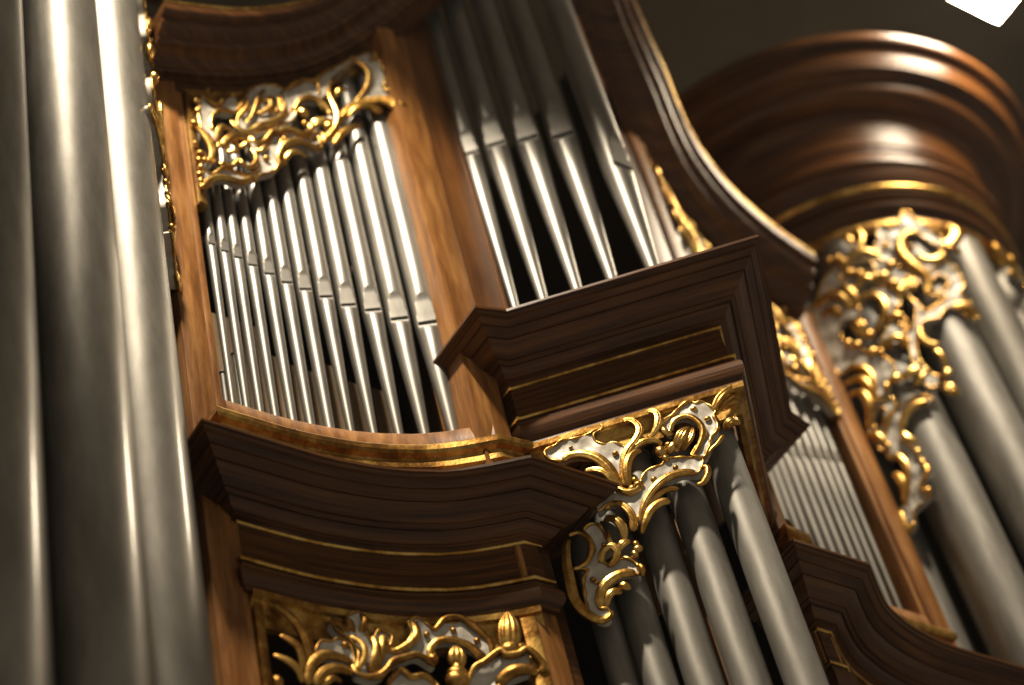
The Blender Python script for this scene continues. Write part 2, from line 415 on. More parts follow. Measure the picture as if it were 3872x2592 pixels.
# ------------------------------------------------------------------ organ pipes
ORD = ['first', 'second', 'third', 'fourth', 'fifth', 'sixth', 'seventh', 'eighth', 'ninth', 'tenth', 'eleventh', 'twelfth']
def pipe(x, y, r, zm, ztip, ztop, face, label, group, tip=0.3, seg=44):
    """face = direction the mouth looks, in degrees from -y towards +x"""
    t = thing('organ_pipe', label, 'organ pipe', (x, y, ztip), group)
    fa = math.radians(face)
    fx, fy = math.sin(fa), -math.cos(fa)
    sx, sy = math.cos(fa), math.sin(fa)
    d0 = 0.60 * r
    def ring(z, rad, d):
        pts = []
        for k in range(seg):
            a = 2 * PI * k / seg
            c, s_ = rad * math.cos(a), rad * math.sin(a)
            cl = c > d + 1e-9
            if cl: c = d
            pts.append(((x + fx * c + sx * s_, y + fy * c + sy * s_, z), cl))
        return pts
    slot = 0.36 * r
    lip = 3.0 * r
    # body
    zs = [zm - slot, zm]; ds = [d0, d0]
    for q in (0.25, 0.5, 0.68, 0.74, 0.80, 0.85, 0.90, 0.94, 0.975, 1.0):
        zs.append(zm + lip * q); ds.append(d0 + 0.17 * r * q / 0.68 if q <= 0.68 else d0 + 0.17 * r + (r - d0 - 0.17 * r) * ((q - 0.68) / 0.32) ** 1.6)
    zs += [zm + lip + 0.1 * (ztop - zm - lip), ztop]; ds += [r * 2, r * 2]
    def build(zs, rs, ds, nbody, nlip):
        vb, fb, fl_ = [], [], []
        cls = []
        for z, rad, d in zip(zs, rs, ds):
            for p, cl in ring(z, rad, d):
                vb.append(p); cls.append(cl)
        for i in range(len(zs) - 1):
            for k in range(seg):
                k2 = (k + 1) % seg
                f = (i * seg + k, i * seg + k2, (i + 1) * seg + k2, (i + 1) * seg + k)
                (fl_ if sum(cls[q] for q in f) >= 3 else fb).append(f)
        def sub(name, fs):
            used = sorted({q for f in fs for q in f}); ix = {q: n for n, q in enumerate(used)}
            return part(name, [vb[q] for q in used], [tuple(ix[q] for q in f) for f in fs], M['tin'], t, True, 40)
        b_ = sub(nbody, fb)
        if fl_: sub(nlip, fl_)
    build(zs, [r] * len(zs), ds, 'body', 'upper_lip')
    # foot: a long inverted cone with a flattened lower lip
    z1 = zm - slot - 0.0005
    L_ = z1 - ztip
    zf, rf, df = [], [], []
    for q in (0, 0.10, 0.2, 0.3, 0.42, 0.52, 0.6, 0.66, 0.7):
        dz = q * r
        if dz > L_: break
        zf.append(z1 - dz)
        rad = r * (1 - (1 - tip) * dz / L_)
        rf.append(rad)
        df.append(d0 * 0.985 + (r - d0) * (min(1, q / 0.7)) ** 2.2 if q < 0.7 else rad * 2)
    for q in (0.25, 0.5, 0.75, 1.0):
        zf.append(z1 - max(0.75 * r, L_ * q)); rf.append(r * (1 - (1 - tip) * (z1 - zf[-1]) / L_)); df.append(r * 3)
    build(zf[::-1], rf[::-1], df[::-1], 'foot', 'lower_lip')
    hw = 0.74 * r
    def q3(c, s_, z): return (x + fx * c + sx * s_, y + fy * c + sy * s_, z)
    a, b = d0 + 0.0012, d0 - 0.3 * r
    vs_ = [q3(a, -hw, zm - slot), q3(a, hw, zm - slot), q3(a, hw, zm), q3(a, -hw, zm), q3(b, -hw, zm - slot), q3(b, hw, zm - slot), q3(b, hw, zm), q3(b, -hw, zm)]
    part('mouth_slot_shade', vs_, [(0, 1, 2, 3), (4, 7, 6, 5), (0, 4, 5, 1), (3, 2, 6, 7), (0, 3, 7, 4), (1, 5, 6, 2)], M['slot'], t, False)  # dark block set slightly proud, painting the shadow inside the mouth
    return t

def plain_pipe(x, y, r, z0, z1, label, group, seg=56, mat='satin'):
    t = thing('organ_pipe', label, 'organ pipe', (x, y, z0), group)
    vs_, fs = [], []
    zz = [z0 + (z1 - z0) * k / 8 for k in range(9)]
    for z in zz:
        for k in range(seg):
            a = 2 * PI * k / seg
            vs_.append((x + r * math.cos(a), y + r * math.sin(a), z))
    for i in range(8):
        for k in range(seg):
            k2 = (k + 1) % seg
            fs.append((i * seg + k, i * seg + k2, (i + 1) * seg + k2, (i + 1) * seg + k))
    part('body', vs_, fs, M[mat], t, True, 60)
    # rolled rim at the open top
    vs_, fs = [], []
    for i in range(8):
        b = 2 * PI * i / 8
        for k in range(seg):
            a = 2 * PI * k / seg
            q = r + 0.004 * math.cos(b)
            vs_.append((x + q * math.cos(a), y + q * math.sin(a), z1 + 0.004 * math.sin(b)))
    for i in range(8):
        for k in range(seg):
            k2 = (k + 1) % seg; i2 = (i + 1) % 8
            fs.append((i * seg + k, i * seg + k2, i2 * seg + k2, i2 * seg + k))
    part('rim', vs_, fs, M[mat], t, True, 60)
    # back seam
    prism('seam', [(x + r * 0.98 * math.cos(0.9), y + r * 0.98 * math.sin(0.9)), (x + (r + .002) * math.cos(0.9), y + (r + .002) * math.sin(0.9)), (x + (r + .002) * math.cos(0.93), y + (r + .002) * math.sin(0.93)), (x + r * 0.98 * math.cos(0.93), y + r * 0.98 * math.sin(0.93))], z0, z1, M[mat], t)
    return t

BAYP = [(2.490, 3.812, .0153, 5.530), (2.536, 3.811, .0176, 5.514), (2.581, 3.809, .0185, 5.501), (2.632, 3.807, .0195, 5.483), (2.688, 3.801, .0218, 5.458), (2.746, 3.794, .0228, 5.433),
        (2.805, 3.781, .0248, 5.411), (2.872, 3.766, .0272, 5.387), (2.939, 3.744, .0300, 5.351), (3.014, 3.716, .0322, 5.329), (3.083, 3.677, .0360, 5.273), (3.155, 3.627, .0396, 5.230)]
for k, (x, y, r, zm) in enumerate(BAYP):
    q_ = (arc_y(x) + 0.024 + r) / y
    x, y, r, zm = x * q_, y * q_, r * 1.05, zm * q_
    sz = 'small' if k < 4 else 'slender' if k < 8 else 'thicker'
    yaw = -8 - 2.4 * k
    pipe(x, y, r, zm, 4.60, 6.14 + 0.045 * k, yaw, '%s bright mouthed tin pipe, %s from left in the left bay' % (sz, ORD[k]), 'pipes of the left concave bay', 0.34 if k > 6 else 0.6)
    pipe(2 * AX - x, y, r, zm, 4.60, 6.14 + 0.045 * k, -yaw, '%s tin pipe, %s from the oak post in the narrow right bay' % (sz, ORD[k]), 'pipes of the right concave bay', 0.34 if k > 6 else 0.6)
for (x, y, z1, lb) in ((2.512, 3.88, 4.99, 'thin short tin pipe standing behind the first and second pipes of the left bay'), (2.566, 3.88, 5.10, 'thin tin pipe standing behind the second and third pipes of the left bay')):
    plain_pipe(x, y, 0.010, 4.4, z1, lb, 'short pipes inside the left bay', 20)

# pointed centre, upper row with mouths and lower row of plain bodies
VP_ = []
for t_, r in ((0.338, .0385), (0.269, .0455), (0.186, .0485), (0.100, .0505), (0.0, .0525)):
    VP_.append((AX - t_, 3.172 + t_, r))
names = ['leftmost', 'second from the left', 'middle', 'fourth from the left', 'rightmost and foremost']
for k, (x, y, r) in enumerate(VP_):
    zm = (6.17, 6.175, 6.15, 6.11, 5.86)[k]
    pipe(x, y, r, zm, 5.0, 8.2, -45 if k < 4 else 0, 'tin pipe with bright tapering foot above pointed cornice, %s of five' % names[k], 'upper pipes of the pointed centre', 0.12)
names = ['leftmost, in the shade', 'second from the left', 'third from the left', 'fourth from the left', 'rightmost and tallest lit']
for k, (x, y, r) in enumerate(VP_):
    plain_pipe(x, y, r * 1.1, 2.5, 4.52, 'plain satin pipe below the central carving, %s' % names[k], 'lower pipes of the pointed centre')

# round towers
RHO, RP = 0.62, 0.118
for k, ph in enumerate((-6, 19, 46, 71, -31)):  # last angle is an unseen pipe, added for the reflection in its neighbour
    a = math.radians(ph)
    x, y = 2 * AX - TC[0] + RHO * math.sin(a), TC[1] - RHO * math.cos(a)
    if k in (2, 3):
        q_ = 0.63 if k == 2 else 0.652
        a = math.radians((47, 74)[k - 2])
        x, y = 2 * AX - TC[0] + q_ * math.sin(a), TC[1] - q_ * math.cos(a)
    lb = ['big blurred foreground pipe cut off by the left edge', 'broad blurred foreground pipe, second from the left edge', 'big foreground pipe with bright streak, third from the left edge', 'sliver of a pipe behind the third foreground pipe', 'unseen big tin pipe added just outside the left edge'][k]
    plain_pipe(x, y, 0.125 if k in (0, 1, 4) else 0.113, 2.3, 6.7, lb, 'big pipes of the left round tower', 72, 'big')
for k, ph in enumerate((-75, -50, -25, 0, 25)):
    a = math.radians(ph)
    x, y = TC[0] + RHO * math.sin(a), TC[1] - RHO * math.cos(a)
    lb = ['leftmost, nearest the oak post', 'second from the oak post', 'third from the oak post', 'fourth from the oak post', 'farthest right'][k]
    plain_pipe(x, y, RP, 2.3, 6.7, 'big pipe under the right tower carving, %s' % lb, 'big pipes of the right round tower', 72, 'satin')

# ------------------------------------------------------------------ carved pipe shades
CARVE = {
 'V': [
  ('P',[616,4548,581,4560,556,4571,508,4562,462,4568,433,4586,429,4571,458,4558,459,4527,436,4503,414,4503,388,4481,381,4457,398,4426,417,4371,429,4342,444,4402,467,4462,511,4489,556,4498,580,4491,612,4514]),
  ('P',[365,4327,341,4353,316,4357,293,4360,277,4375,248,4371,209,4356,175,4342,180,4313,202,4288,246,4304,285,4297,326,4278,361,4245,393,4201,412,4188,423,4229,445,4266,480,4274,505,4257,517,4262,498,4307,467,4314,450,4323,442,4306,411,4281,378,4289]),
  ('P',[255,4517,234,4535,211,4543,183,4566,152,4576,137,4559,121,4561,104,4541,88,4510,98,4488,97,4457,103,4429,127,4409,141,4377,152,4360,169,4342,201,4363,167,4396,143,4429,145,4468,165,4502,194,4523,224,4514,240,4477,252,4490]),
  ('S',[236,4479,227,4502,204,4518,174,4513,151,4481,144,4442,159,4405,184,4373,202,4359],[15.0,18.6,13.5],0),
  ('S',[253,4512,254,4487,245,4466,230,4473],[12.0,18.0,9.0],0),
  ('S',[575,4489,547,4497,512,4485,476,4453,451,4409,437,4366,427,4316],[17.9,31.3,17.9],1),
  ('S',[519,4424,485,4410,460,4384,449,4354,441,4322],[10.4,22.3,13.4],2),
  ('S',[366,4576,340,4566,324,4533,328,4500,349,4470,375,4446,395,4412,409,4367,415,4316],[16.5,25.5,16.5],2),
  ('S',[287,4585,264,4569,259,4537,272,4503,294,4482,310,4482],[10.6,24.1,9.0],2),
  ('S',[272,4436,297,4459,331,4460,363,4443,384,4420],[12.0,20.9,13.4],2),
  ('S',[337,4437,360,4431,381,4406,398,4363,405,4312],[20.8,26.7,16.3],1),
  ('S',[206,4288,241,4300,285,4295,327,4274,362,4243,389,4207,409,4167],[22.0,24.9,9.4],2),
  ('S',[268,4255,307,4258,343,4240,372,4213,398,4175],[17.5,21.0,8.2],1),
  ('S',[303,4214,331,4215,365,4194,391,4160,412,4125],[21.8,24.7,8.7],1),
  ('S',[490,4255,478,4269,452,4259,431,4228,423,4189,433,4145],[17.5,21.9,24.8],2),
  ('S',[507,4220,482,4208,466,4181,460,4149,468,4123],[14.9,25.8,16.3],1),
  ('S',[557,4266,537,4279,517,4279],[11.0,15.1,8.2],0),
  ('S',[533,4281,515,4299,505,4318],[12.4,15.1,5.5],0),
  ('S',[599,4256,577,4263,564,4261],[8.2,15.1,8.2],0),
  ('S',[239,4404,210,4435,179,4476],[20.9,32.9,4.5],4),
  ('S',[221,4392,187,4425,168,4471],[13.4,22.4,4.5],4),
  ('S',[265,4401,242,4418,232,4397],[17.9,26.8,17.9],2),
  ('B',[284,4405],20.8),
  ('B',[277,4377],13.4),
  ('B',[255,4427],11.9),
  ('S',[96,4518,70,4551,39,4573,13,4584],[8.5,12.1,11.5],0),
  ('S',[91,4507,62,4536,35,4556,11,4568],[8.5,12.7,12.1],0),
  ('S',[89,4493,64,4517,39,4538,17,4553],[7.9,12.1,13.3],0),
  ('S',[29,4433,55,4435,86,4422],[20.9,31.4,15.0],3),
  ('S',[90,4407,117,4375,144,4357,166,4330],[13.4,10.4,5.3],0),
  ('S',[186,4307,170,4296,176,4265,198,4242,218,4247],[13.2,20.6,13.2],0),
  ('S',[440,4340,435,4309,415,4287,388,4288,371,4308],[13.3,20.6,17.7],0),
  ('B',[398,4296],16.2),
  ('B',[378,4307],14.7),
  ('B',[384,4328],13.3),
  ('B',[415,4454],10.2),
  ('B',[538,4530],7.2),
  ('B',[330,4311],10.6),
  ('B',[258,4331],10.0),
  ('B',[149,4539],10.3),
  ('B',[119,4484],10.2),
  ('P',[568,4203,545,4216,523,4200,515,4163,510,4124,512,4103,544,4086,530,4048,489,4058,465,4042,450,4011,457,3981,480,4001,519,4001,557,3980,580,3950,590,3905,566,3892,570,3863,595,3861,618,3891,622,3934,618,3975,610,4025,591,4050,612,4066,580,4086,560,4114,557,4150,567,4180]),
  ('S',[624,4191,642,4110,649,4022,649,3948,628,3895,595,3861,568,3869,564,3888],[18.6,29.2,18.6],1),
  ('S',[620,4197,587,4193,566,4161,566,4117,584,4080,612,4067,630,4072],[13.5,17.6,13.5],0),
  ('S',[461,3988,493,3995,528,3987,560,3967,580,3936,586,3900],[22.6,30.5,18.6],1),
  ('S',[514,3939,538,3941,558,3924,573,3898],[21.2,21.2,13.2],2),
  ('S',[489,3940,508,3954,524,3953],[15.9,23.9,15.9],1),
  ('S',[451,4018,441,3996,449,3971],[13.3,16.0,13.3],0),
  ('B',[437,4091],11.3),
  ('B',[436,4070],14.8),
  ('B',[449,4055],13.4),
  ('S',[550,4060,534,4093,507,4100,495,4075,511,4048,537,4044],[16.1,21.5,13.4],1),
  ('B',[527,4124],8.1),
  ('B',[585,4012],9.1),
  ('B',[577,3998],8.0),
  ('S',[450,4116,474,4099,499,4084],[18.9,24.2,16.2],2),
  ('S',[503,4166,508,4131,503,4107],[10.8,16.2,13.5],0),
 ],
 'U': [
  ('P',[2458,6209,2471,6207,2486,6190,2511,6173,2525,6180,2551,6236,2574,6264,2597,6287,2610,6252,2601,6200,2571,6174,2527,6158,2504,6128,2488,6083,2485,6036,2497,6013,2500,5955,2490,5876,2471,5831,2452,5830,2465,5872,2467,5922,2454,5953,2442,6007,2438,6070,2447,6131]),
  ('P',[2596,6151,2618,6204,2631,6290,2654,6348,2709,6399,2764,6421,2801,6411,2843,6440,2888,6479,2930,6474,2920,6391,2881,6366,2839,6325,2826,6274,2811,6227,2766,6188,2713,6142,2659,6095,2616,6090,2591,6107]),
  ('H',[2697,6292,2720,6323,2755,6342,2771,6321,2760,6275,2734,6244,2724,6272]),
  ('P',[2408,5679,2429,5761,2461,5759,2509,5817,2546,5807,2590,5824,2635,5870,2649,5930,2637,5980,2624,6008,2636,6060,2648,6025,2676,6015,2698,6044,2720,6094,2752,6116,2792,6144,2838,6131,2869,6129,2891,6143,2892,6077,2834,6099,2785,6080,2749,6034,2727,5976,2728,5936,2700,5891,2649,5852,2612,5810,2569,5775,2511,5770,2469,5739,2434,5678]),
  ('S',[2586,6187,2534,6164,2503,6123,2485,6071,2487,6022],[18.3,13.7,12.2],0),
  ('S',[2416,6012,2444,5988,2466,5946,2477,5907,2475,5867,2461,5823],[14.9,34.3,16.4],1),
  ('S',[2564,6035,2546,6053,2522,6046,2504,6011,2498,5953],[16.6,21.2,13.6],1),
  ('B',[2436,6155],13.7),
  ('B',[2437,6100],13.7),
  ('B',[2417,6018],13.5),
  ('B',[2411,5905],8.9),
  ('B',[2426,5850],16.3),
  ('B',[2416,5811],13.2),
  ('B',[2419,5774],13.2),
  ('B',[2410,5731],13.1),
  ('B',[2410,5694],13.1),
  ('B',[2420,5671],13.0),
  ('B',[2438,5823],11.8),
  ('S',[2511,5935,2539,5982,2572,6019,2603,6030,2615,6009],[21.1,30.2,18.1],2),
  ('B',[2566,5991],16.6),
  ('S',[2523,5922,2548,5917,2574,5948],[13.5,24.0,12.0],3),
  ('S',[2577,5969,2601,5981,2618,6020],[12.1,18.1,12.1],1),
  ('S',[2494,5829,2511,5843,2537,5836,2567,5878,2578,5861,2603,5854,2631,5897,2639,5951,2625,5988],[13.4,17.9,16.4],0),
  ('S',[2409,5654,2433,5701,2465,5737,2503,5757,2542,5762,2575,5773,2612,5815,2631,5805],[16.2,22.0,17.6],1),
  ('S',[2612,6211,2636,6287,2656,6339,2691,6391],[14.1,12.5,12.5],0),
  ('S',[2596,6156,2624,6197,2641,6242,2641,6290],[14.0,15.5,9.3],0),
  ('S',[2624,6129,2653,6185,2672,6245,2688,6304,2723,6378],[10.9,15.6,10.9],0),
  ('S',[2578,6136,2584,6098,2608,6078,2643,6096,2680,6139,2733,6181,2772,6236,2790,6305,2780,6366],[18.6,23.2,13.9],1),
  ('S',[2675,6209,2699,6225,2726,6256,2735,6298,2708,6307],[12.5,18.7,9.4],0),
  ('S',[2637,6065,2646,6034,2675,6038,2699,6075,2718,6108,2746,6119,2760,6134,2793,6149,2829,6139,2853,6151,2873,6187,2857,6215],[13.9,17.0,17.0],0),
  ('B',[2853,6272],21.4),
  ('B',[2852,6211],14.1),
  ('S',[2823,6289,2847,6339,2884,6364,2916,6353,2933,6312],[14.2,19.0,15.8],0),
  ('S',[2727,5961,2735,6004,2760,6052,2797,6078,2838,6083,2881,6065],[18.4,23.0,18.4],0),
  ('S',[2751,5969,2770,6005,2803,6027,2837,6024],[15.3,19.8,15.3],1),
  ('S',[2703,5892,2731,5942,2758,5957],[9.1,18.1,12.1],0),
  ('B',[2682,5953],12.7),
  ('S',[2484,6241,2494,6273],[12.4,9.3,4.6],0),
  ('B',[2517,6249],9.9),
  ('B',[2593,6285],11.8),
  ('B',[2764,6097],10.8),
  ('S',[2458,6209,2474,6198,2495,6180,2525,6180,2551,6236,2582,6279],[12.3,15.4,12.3],0),
  ('S',[2432,5762,2461,5759,2509,5817,2550,5814,2588,5832],[8.8,13.3,11.8],0),
  ('S',[2646,5999,2664,5990,2686,6019,2702,6046],[12.2,15.2,12.2],0),
  ('S',[2810,6408,2843,6446,2885,6478],[12.8,17.6,12.8],0),
  ('P',[2786,6375,2824,6439,2875,6480,2929,6510,2990,6577,3067,6634,3132,6672,3141,6646,3151,6577,3158,6505,3143,6425,3181,6369,3127,6373,3089,6377,3057,6369,3082,6426,3109,6499,3105,6581,3078,6615,3033,6571,2981,6501,2951,6403,2906,6370,2862,6373,2825,6314,2804,6267,2777,6219,2773,6258]),
  ('P',[2755,6103,2785,6102,2833,6131,2876,6162,2906,6171,2911,6122,2873,6092,2813,6085,2767,6052,2746,6022]),
  ('S',[3061,6630,3087,6602,3106,6549,3104,6495,3090,6440,3068,6393,3034,6344,2989,6288],[13.9,19.2,15.5],0),
  ('S',[3024,6519,2988,6491,2964,6435,2962,6373,2970,6317,2972,6260,2956,6198,2926,6149,2903,6126],[9.1,18.3,24.4],0),
  ('S',[2976,6225,2992,6278,3032,6328,3073,6347,3124,6350,3159,6325,3176,6282],[13.7,33.5,41.2],3),
  ('S',[3003,6264,3043,6311,3089,6315,3117,6288],[13.7,22.8,28.9],1),
  ('S',[2937,6101,2967,6154,3000,6195,3050,6222],[10.5,24.0,13.5],2),
  ('B',[2851,6277],20.6),
  ('S',[2875,6224,2913,6235,2957,6259],[30.2,34.7,18.1],2),
  ('S',[2924,6184,2936,6210,2951,6233],[12.0,22.6,9.0],0),
  ('B',[2949,6289],12.8),
  ('S',[2822,6288,2849,6348,2892,6378,2927,6352,2953,6294],[10.7,15.2,13.7],0),
  ('S',[2979,6390,3000,6421,3033,6438],[9.2,20.0,12.3],1),
  ('S',[2917,6466,2933,6500,2939,6549],[9.3,15.5,12.4],0),
  ('S',[3132,6677,3138,6642,3133,6606],[12.6,18.9,12.6],0),
  ('B',[3157,6543],11.3),
  ('B',[3166,6520],11.2),
  ('B',[3147,6439],12.4),
  ('B',[3159,6408],12.3),
  ('B',[3176,6405],12.3),
  ('B',[3067,6636],11.3),
  ('B',[3132,6614],12.0),
  ('S',[3002,6579,2963,6553,2919,6482,2875,6480,2830,6435],[10.9,14.0,10.9],0),
 ],
 'L': [
  ('S',[2459,3872,2496,3845,2524,3804,2541,3757,2546,3702,2531,3634],[16.4,29.1,21.9],1),
  ('S',[2461,3763,2487,3743,2512,3712,2522,3655],[14.5,25.3,19.9],1),
  ('S',[2432,3687,2462,3668,2495,3643,2513,3614],[10.8,21.5,17.9],0),
  ('S',[2524,3610,2540,3669,2571,3709,2614,3727,2670,3727],[18.1,26.1,20.0],0),
  ('S',[2544,3615,2576,3657,2620,3682,2671,3683],[16.3,28.2,19.9],1),
  ('S',[2566,3616,2603,3647,2635,3648],[14.4,18.1,14.4],0),
  ('P',[2568,3740,2589,3777,2618,3782,2641,3798,2668,3793,2679,3766,2680,3706,2667,3731,2615,3734,2568,3712]),
  ('P',[2680,3691,2697,3756,2677,3804,2645,3827,2631,3857,2650,3867,2677,3828,2680,3877,2695,3900,2724,3908,2731,3872,2732,3829,2748,3803,2756,3828,2774,3850,2806,3834,2793,3799,2780,3785,2818,3785,2850,3820,2867,3856,2861,3890,2887,3910,2909,3891,2931,3867,2963,3902,3000,3906,3031,3876,3054,3837,3068,3804,3066,3766,3046,3741,3033,3778,3002,3813,2962,3828,2924,3818,2909,3798,2920,3760,2904,3740,2869,3769,2836,3756,2790,3732,2766,3696,2732,3673,2701,3677]),
  ('S',[2851,3901,2875,3883,2876,3841,2848,3805,2810,3782,2775,3782],[15.0,20.6,13.1],0),
  ('S',[2909,3748,2906,3788,2929,3818,2968,3825,3005,3808,3029,3778,3041,3752],[20.6,19.5,27.0],0),
  ('B',[2909,3760],15.7),
  ('S',[2674,3714,2679,3682,2704,3670,2741,3679,2770,3706,2791,3734,2836,3756,2869,3769,2912,3745],[12.9,16.6,14.7],0),
  ('S',[2678,3814,2705,3781,2707,3738,2684,3692],[12.9,16.6,11.0],0),
  ('S',[2750,3827,2746,3764,2716,3693],[14.8,22.2,11.1],0),
  ('S',[2784,3836,2762,3766,2727,3690],[22.2,22.2,11.1],0),
  ('S',[2676,3881,2688,3855,2692,3826],[16.7,18.6,11.2],1),
  ('S',[2728,3906,2731,3872,2713,3835],[13.1,16.8,11.2],0),
  ('S',[2633,3858,2652,3848,2672,3827],[18.5,16.7,11.1],0),
  ('S',[2909,3891,2931,3867,2963,3902,3000,3906,3031,3876,3054,3837,3068,3804,3067,3765],[11.3,15.9,13.6],0),
  ('S',[3091,3794,3097,3763,3122,3757,3142,3790],[18.8,30.1,18.8],0),
  ('S',[3106,3761,3114,3818,3120,3866,3124,3912],[26.5,47.3,3.8],4),
  ('B',[3109,3770],26.3),
  ('B',[2959,3681],31.5),
  ('B',[2964,3705],26.0),
  ('B',[2968,3724],18.6),
  ('S',[2966,3722,2973,3769,2976,3808],[26.2,41.2,3.7],4),
  ('P',[2985,3665,3012,3721,3042,3737,3085,3766,3095,3749,3126,3746,3146,3757,3161,3735,3173,3698,3167,3681,3144,3688,3096,3677,3061,3657,3028,3649]),
  ('S',[3059,3662,3098,3691,3133,3694,3163,3682],[22.4,31.7,22.4],0),
  ('S',[2987,3674,3012,3721,3042,3737,3085,3766,3098,3748,3126,3746,3146,3757,3161,3735,3173,3698,3164,3677],[11.2,15.7,13.5],0),
  ('P',[2768,3659,2798,3709,2814,3710,2837,3689,2876,3698,2907,3670,2884,3637,2809,3631]),
  ('S',[2771,3666,2798,3704,2814,3710,2836,3687,2876,3698,2904,3674],[11.1,16.6,13.3],0),
  ('B',[2661,3777],11.8),
  ('B',[2906,3847],9.8),
  ('B',[2980,3862],9.8),
  ('B',[3036,3821],9.8),
  ('S',[2431,3617,2435,3595,2430,3571],[14.2,21.3,14.2],0),
 ],
 'T': [
  ('P',[-682,6509,-606,6553,-548,6542,-516,6500,-472,6447,-431,6399,-396,6340,-448,6290,-503,6275,-552,6338,-595,6394,-653,6371,-689,6406]),
  ('H',[-644,6499,-597,6517,-556,6500,-551,6451,-599,6445,-635,6460]),
  ('P',[-787,5792,-751,5748,-712,5745,-708,5696,-766,5631,-792,5569,-799,5521,-827,5527,-842,5603,-829,5686]),
  ('H',[-788,5712,-756,5718,-751,5688,-786,5644,-811,5634,-808,5672]),
  ('P',[-781,6467,-713,6528,-661,6543,-673,6473,-715,6407,-761,6378,-818,6373]),
  ('P',[-581,6129,-542,6156,-528,6108,-551,6037,-592,6004,-636,5990,-655,6021,-627,6078]),
  ('P',[-475,6675,-434,6704,-410,6683,-357,6716,-325,6779,-301,6771,-293,6730,-260,6684,-223,6632,-206,6603,-239,6543,-284,6587,-313,6627,-357,6621,-402,6579,-434,6515,-424,6467,-410,6403,-446,6418,-467,6461,-513,6491,-511,6529,-509,6583,-482,6621]),
  ('H',[-474,6588,-453,6582,-454,6563,-474,6564]),
  ('P',[-366,6366,-320,6393,-277,6440,-227,6428,-216,6368,-223,6292,-258,6244,-239,6193,-232,6142,-230,6091,-274,6088,-307,6139,-355,6149,-398,6096,-454,6093,-499,6048,-525,5999,-548,5902,-543,5844,-527,5790,-499,5761,-542,5721,-571,5746,-564,5825,-577,5886,-561,5977,-553,6031,-556,6111,-530,6058,-493,6111,-466,6191,-478,6246,-452,6187,-438,6140,-374,6180,-324,6221,-367,6231,-401,6251]),
  ('H',[-332,6345,-294,6347,-292,6295,-339,6251,-367,6261]),
  ('S',[-294,6619,-331,6635,-380,6608,-417,6551,-424,6482,-408,6425,-381,6368,-369,6329,-381,6270,-408,6259],[19.9,44.9,24.9],0),
  ('S',[-353,6495,-342,6452,-311,6435,-263,6463,-237,6520],[30.1,42.6,25.0],0),
  ('S',[-154,6693,-119,6683,-129,6628,-185,6567,-228,6560],[30.6,48.5,25.5],1),
  ('S',[-228,6560,-184,6540,-135,6532],[20.3,32.9,25.3],0),
  ('S',[-545,6722,-546,6652,-584,6581,-628,6548,-673,6504],[17.5,30.1,27.6],0),
  ('S',[-632,6668,-601,6668,-598,6611],[17.6,25.2,15.1],0),
  ('S',[-661,6527,-604,6559,-556,6550,-515,6519],[25.0,32.4,25.0],0),
  ('B',[-708,6579],18.0),
  ('B',[-677,6575],21.0),
  ('B',[-661,6543],20.9),
  ('B',[-655,6463],23.8),
  ('B',[-621,6441],21.8),
  ('B',[-562,6402],19.8),
  ('B',[-537,6385],27.1),
  ('B',[-516,6325],29.5),
  ('B',[-500,6282],22.1),
  ('B',[-450,6343],19.7),
  ('B',[-443,6289],19.6),
  ('B',[-540,6192],17.5),
  ('B',[-773,6100],20.2),
  ('B',[-746,6071],20.2),
  ('B',[-686,6095],22.2),
  ('B',[-702,6001],22.0),
  ('B',[-673,5984],19.1),
  ('B',[-632,6002],19.1),
  ('B',[-662,5822],23.6),
  ('B',[-707,5806],17.0),
  ('B',[-375,6536],18.1),
  ('B',[-488,6444],22.8),
  ('S',[-706,6417,-684,6355,-671,6276],[19.6,29.5,19.6],0),
  ('S',[-658,6373,-612,6406,-568,6382],[22.2,29.6,19.7],0),
  ('S',[-646,6314,-605,6301,-582,6254,-588,6190,-622,6148,-659,6102],[21.9,30.2,24.3],0),
  ('P',[-659,6322,-585,6330,-534,6331,-512,6263,-533,6182,-581,6158,-617,6138,-586,6204,-585,6270,-622,6310]),
  ('S',[-516,6250,-466,6310,-398,6348],[29.5,39.3,19.7],2),
  ('S',[-490,6067,-505,5993,-487,5952,-447,5941],[19.2,28.8,24.0],0),
  ('P',[-844,6379,-788,6412,-723,6413,-687,6330,-677,6265,-693,6215,-757,6227,-786,6173,-775,6094,-725,6026,-667,5957,-649,5891,-673,5835,-717,5777,-754,5787,-734,5891,-757,5961,-808,5996,-849,5970,-873,6094,-865,6233]),
  ('S',[-725,6213,-709,6167,-699,6103],[19.4,48.4,14.5],2),
  ('S',[-839,6375,-779,6390,-722,6352,-699,6263],[19.6,34.4,24.6],1),
  ('S',[-833,6310,-777,6314,-752,6260],[19.6,34.2,19.6],1),
  ('S',[-478,5921,-467,5869,-462,5812],[28.5,23.8,14.3],0),
  ('S',[-473,5808,-480,5762,-521,5754],[18.9,28.3,18.9],0),
  ('S',[-598,6136,-559,6149,-548,6108],[19.3,29.0,19.3],0),
  ('S',[-689,6011,-636,6018,-588,6017,-576,5962],[19.1,28.7,19.1],1),
  ('S',[-648,5821,-602,5827,-558,5843],[23.6,42.5,23.6],1),
  ('S',[-609,5762,-574,5781,-551,5820],[23.5,28.3,14.1],0),
  ('S',[-327,6154,-275,6154,-246,6119,-221,6099],[24.4,44.0,29.3],2),
  ('S',[-847,5973,-802,5979,-758,5938,-746,5868,-762,5789,-795,5737],[19.0,23.7,16.6],0),
  ('S',[-856,5917,-802,5916,-772,5865,-770,5795,-799,5733],[21.3,29.3,18.9],0),
  ('S',[-855,5847,-813,5837,-795,5784,-806,5717,-834,5650],[23.5,25.8,18.8],0),
  ('S',[-858,5627,-822,5602,-799,5534],[20.9,25.5,23.2],0),
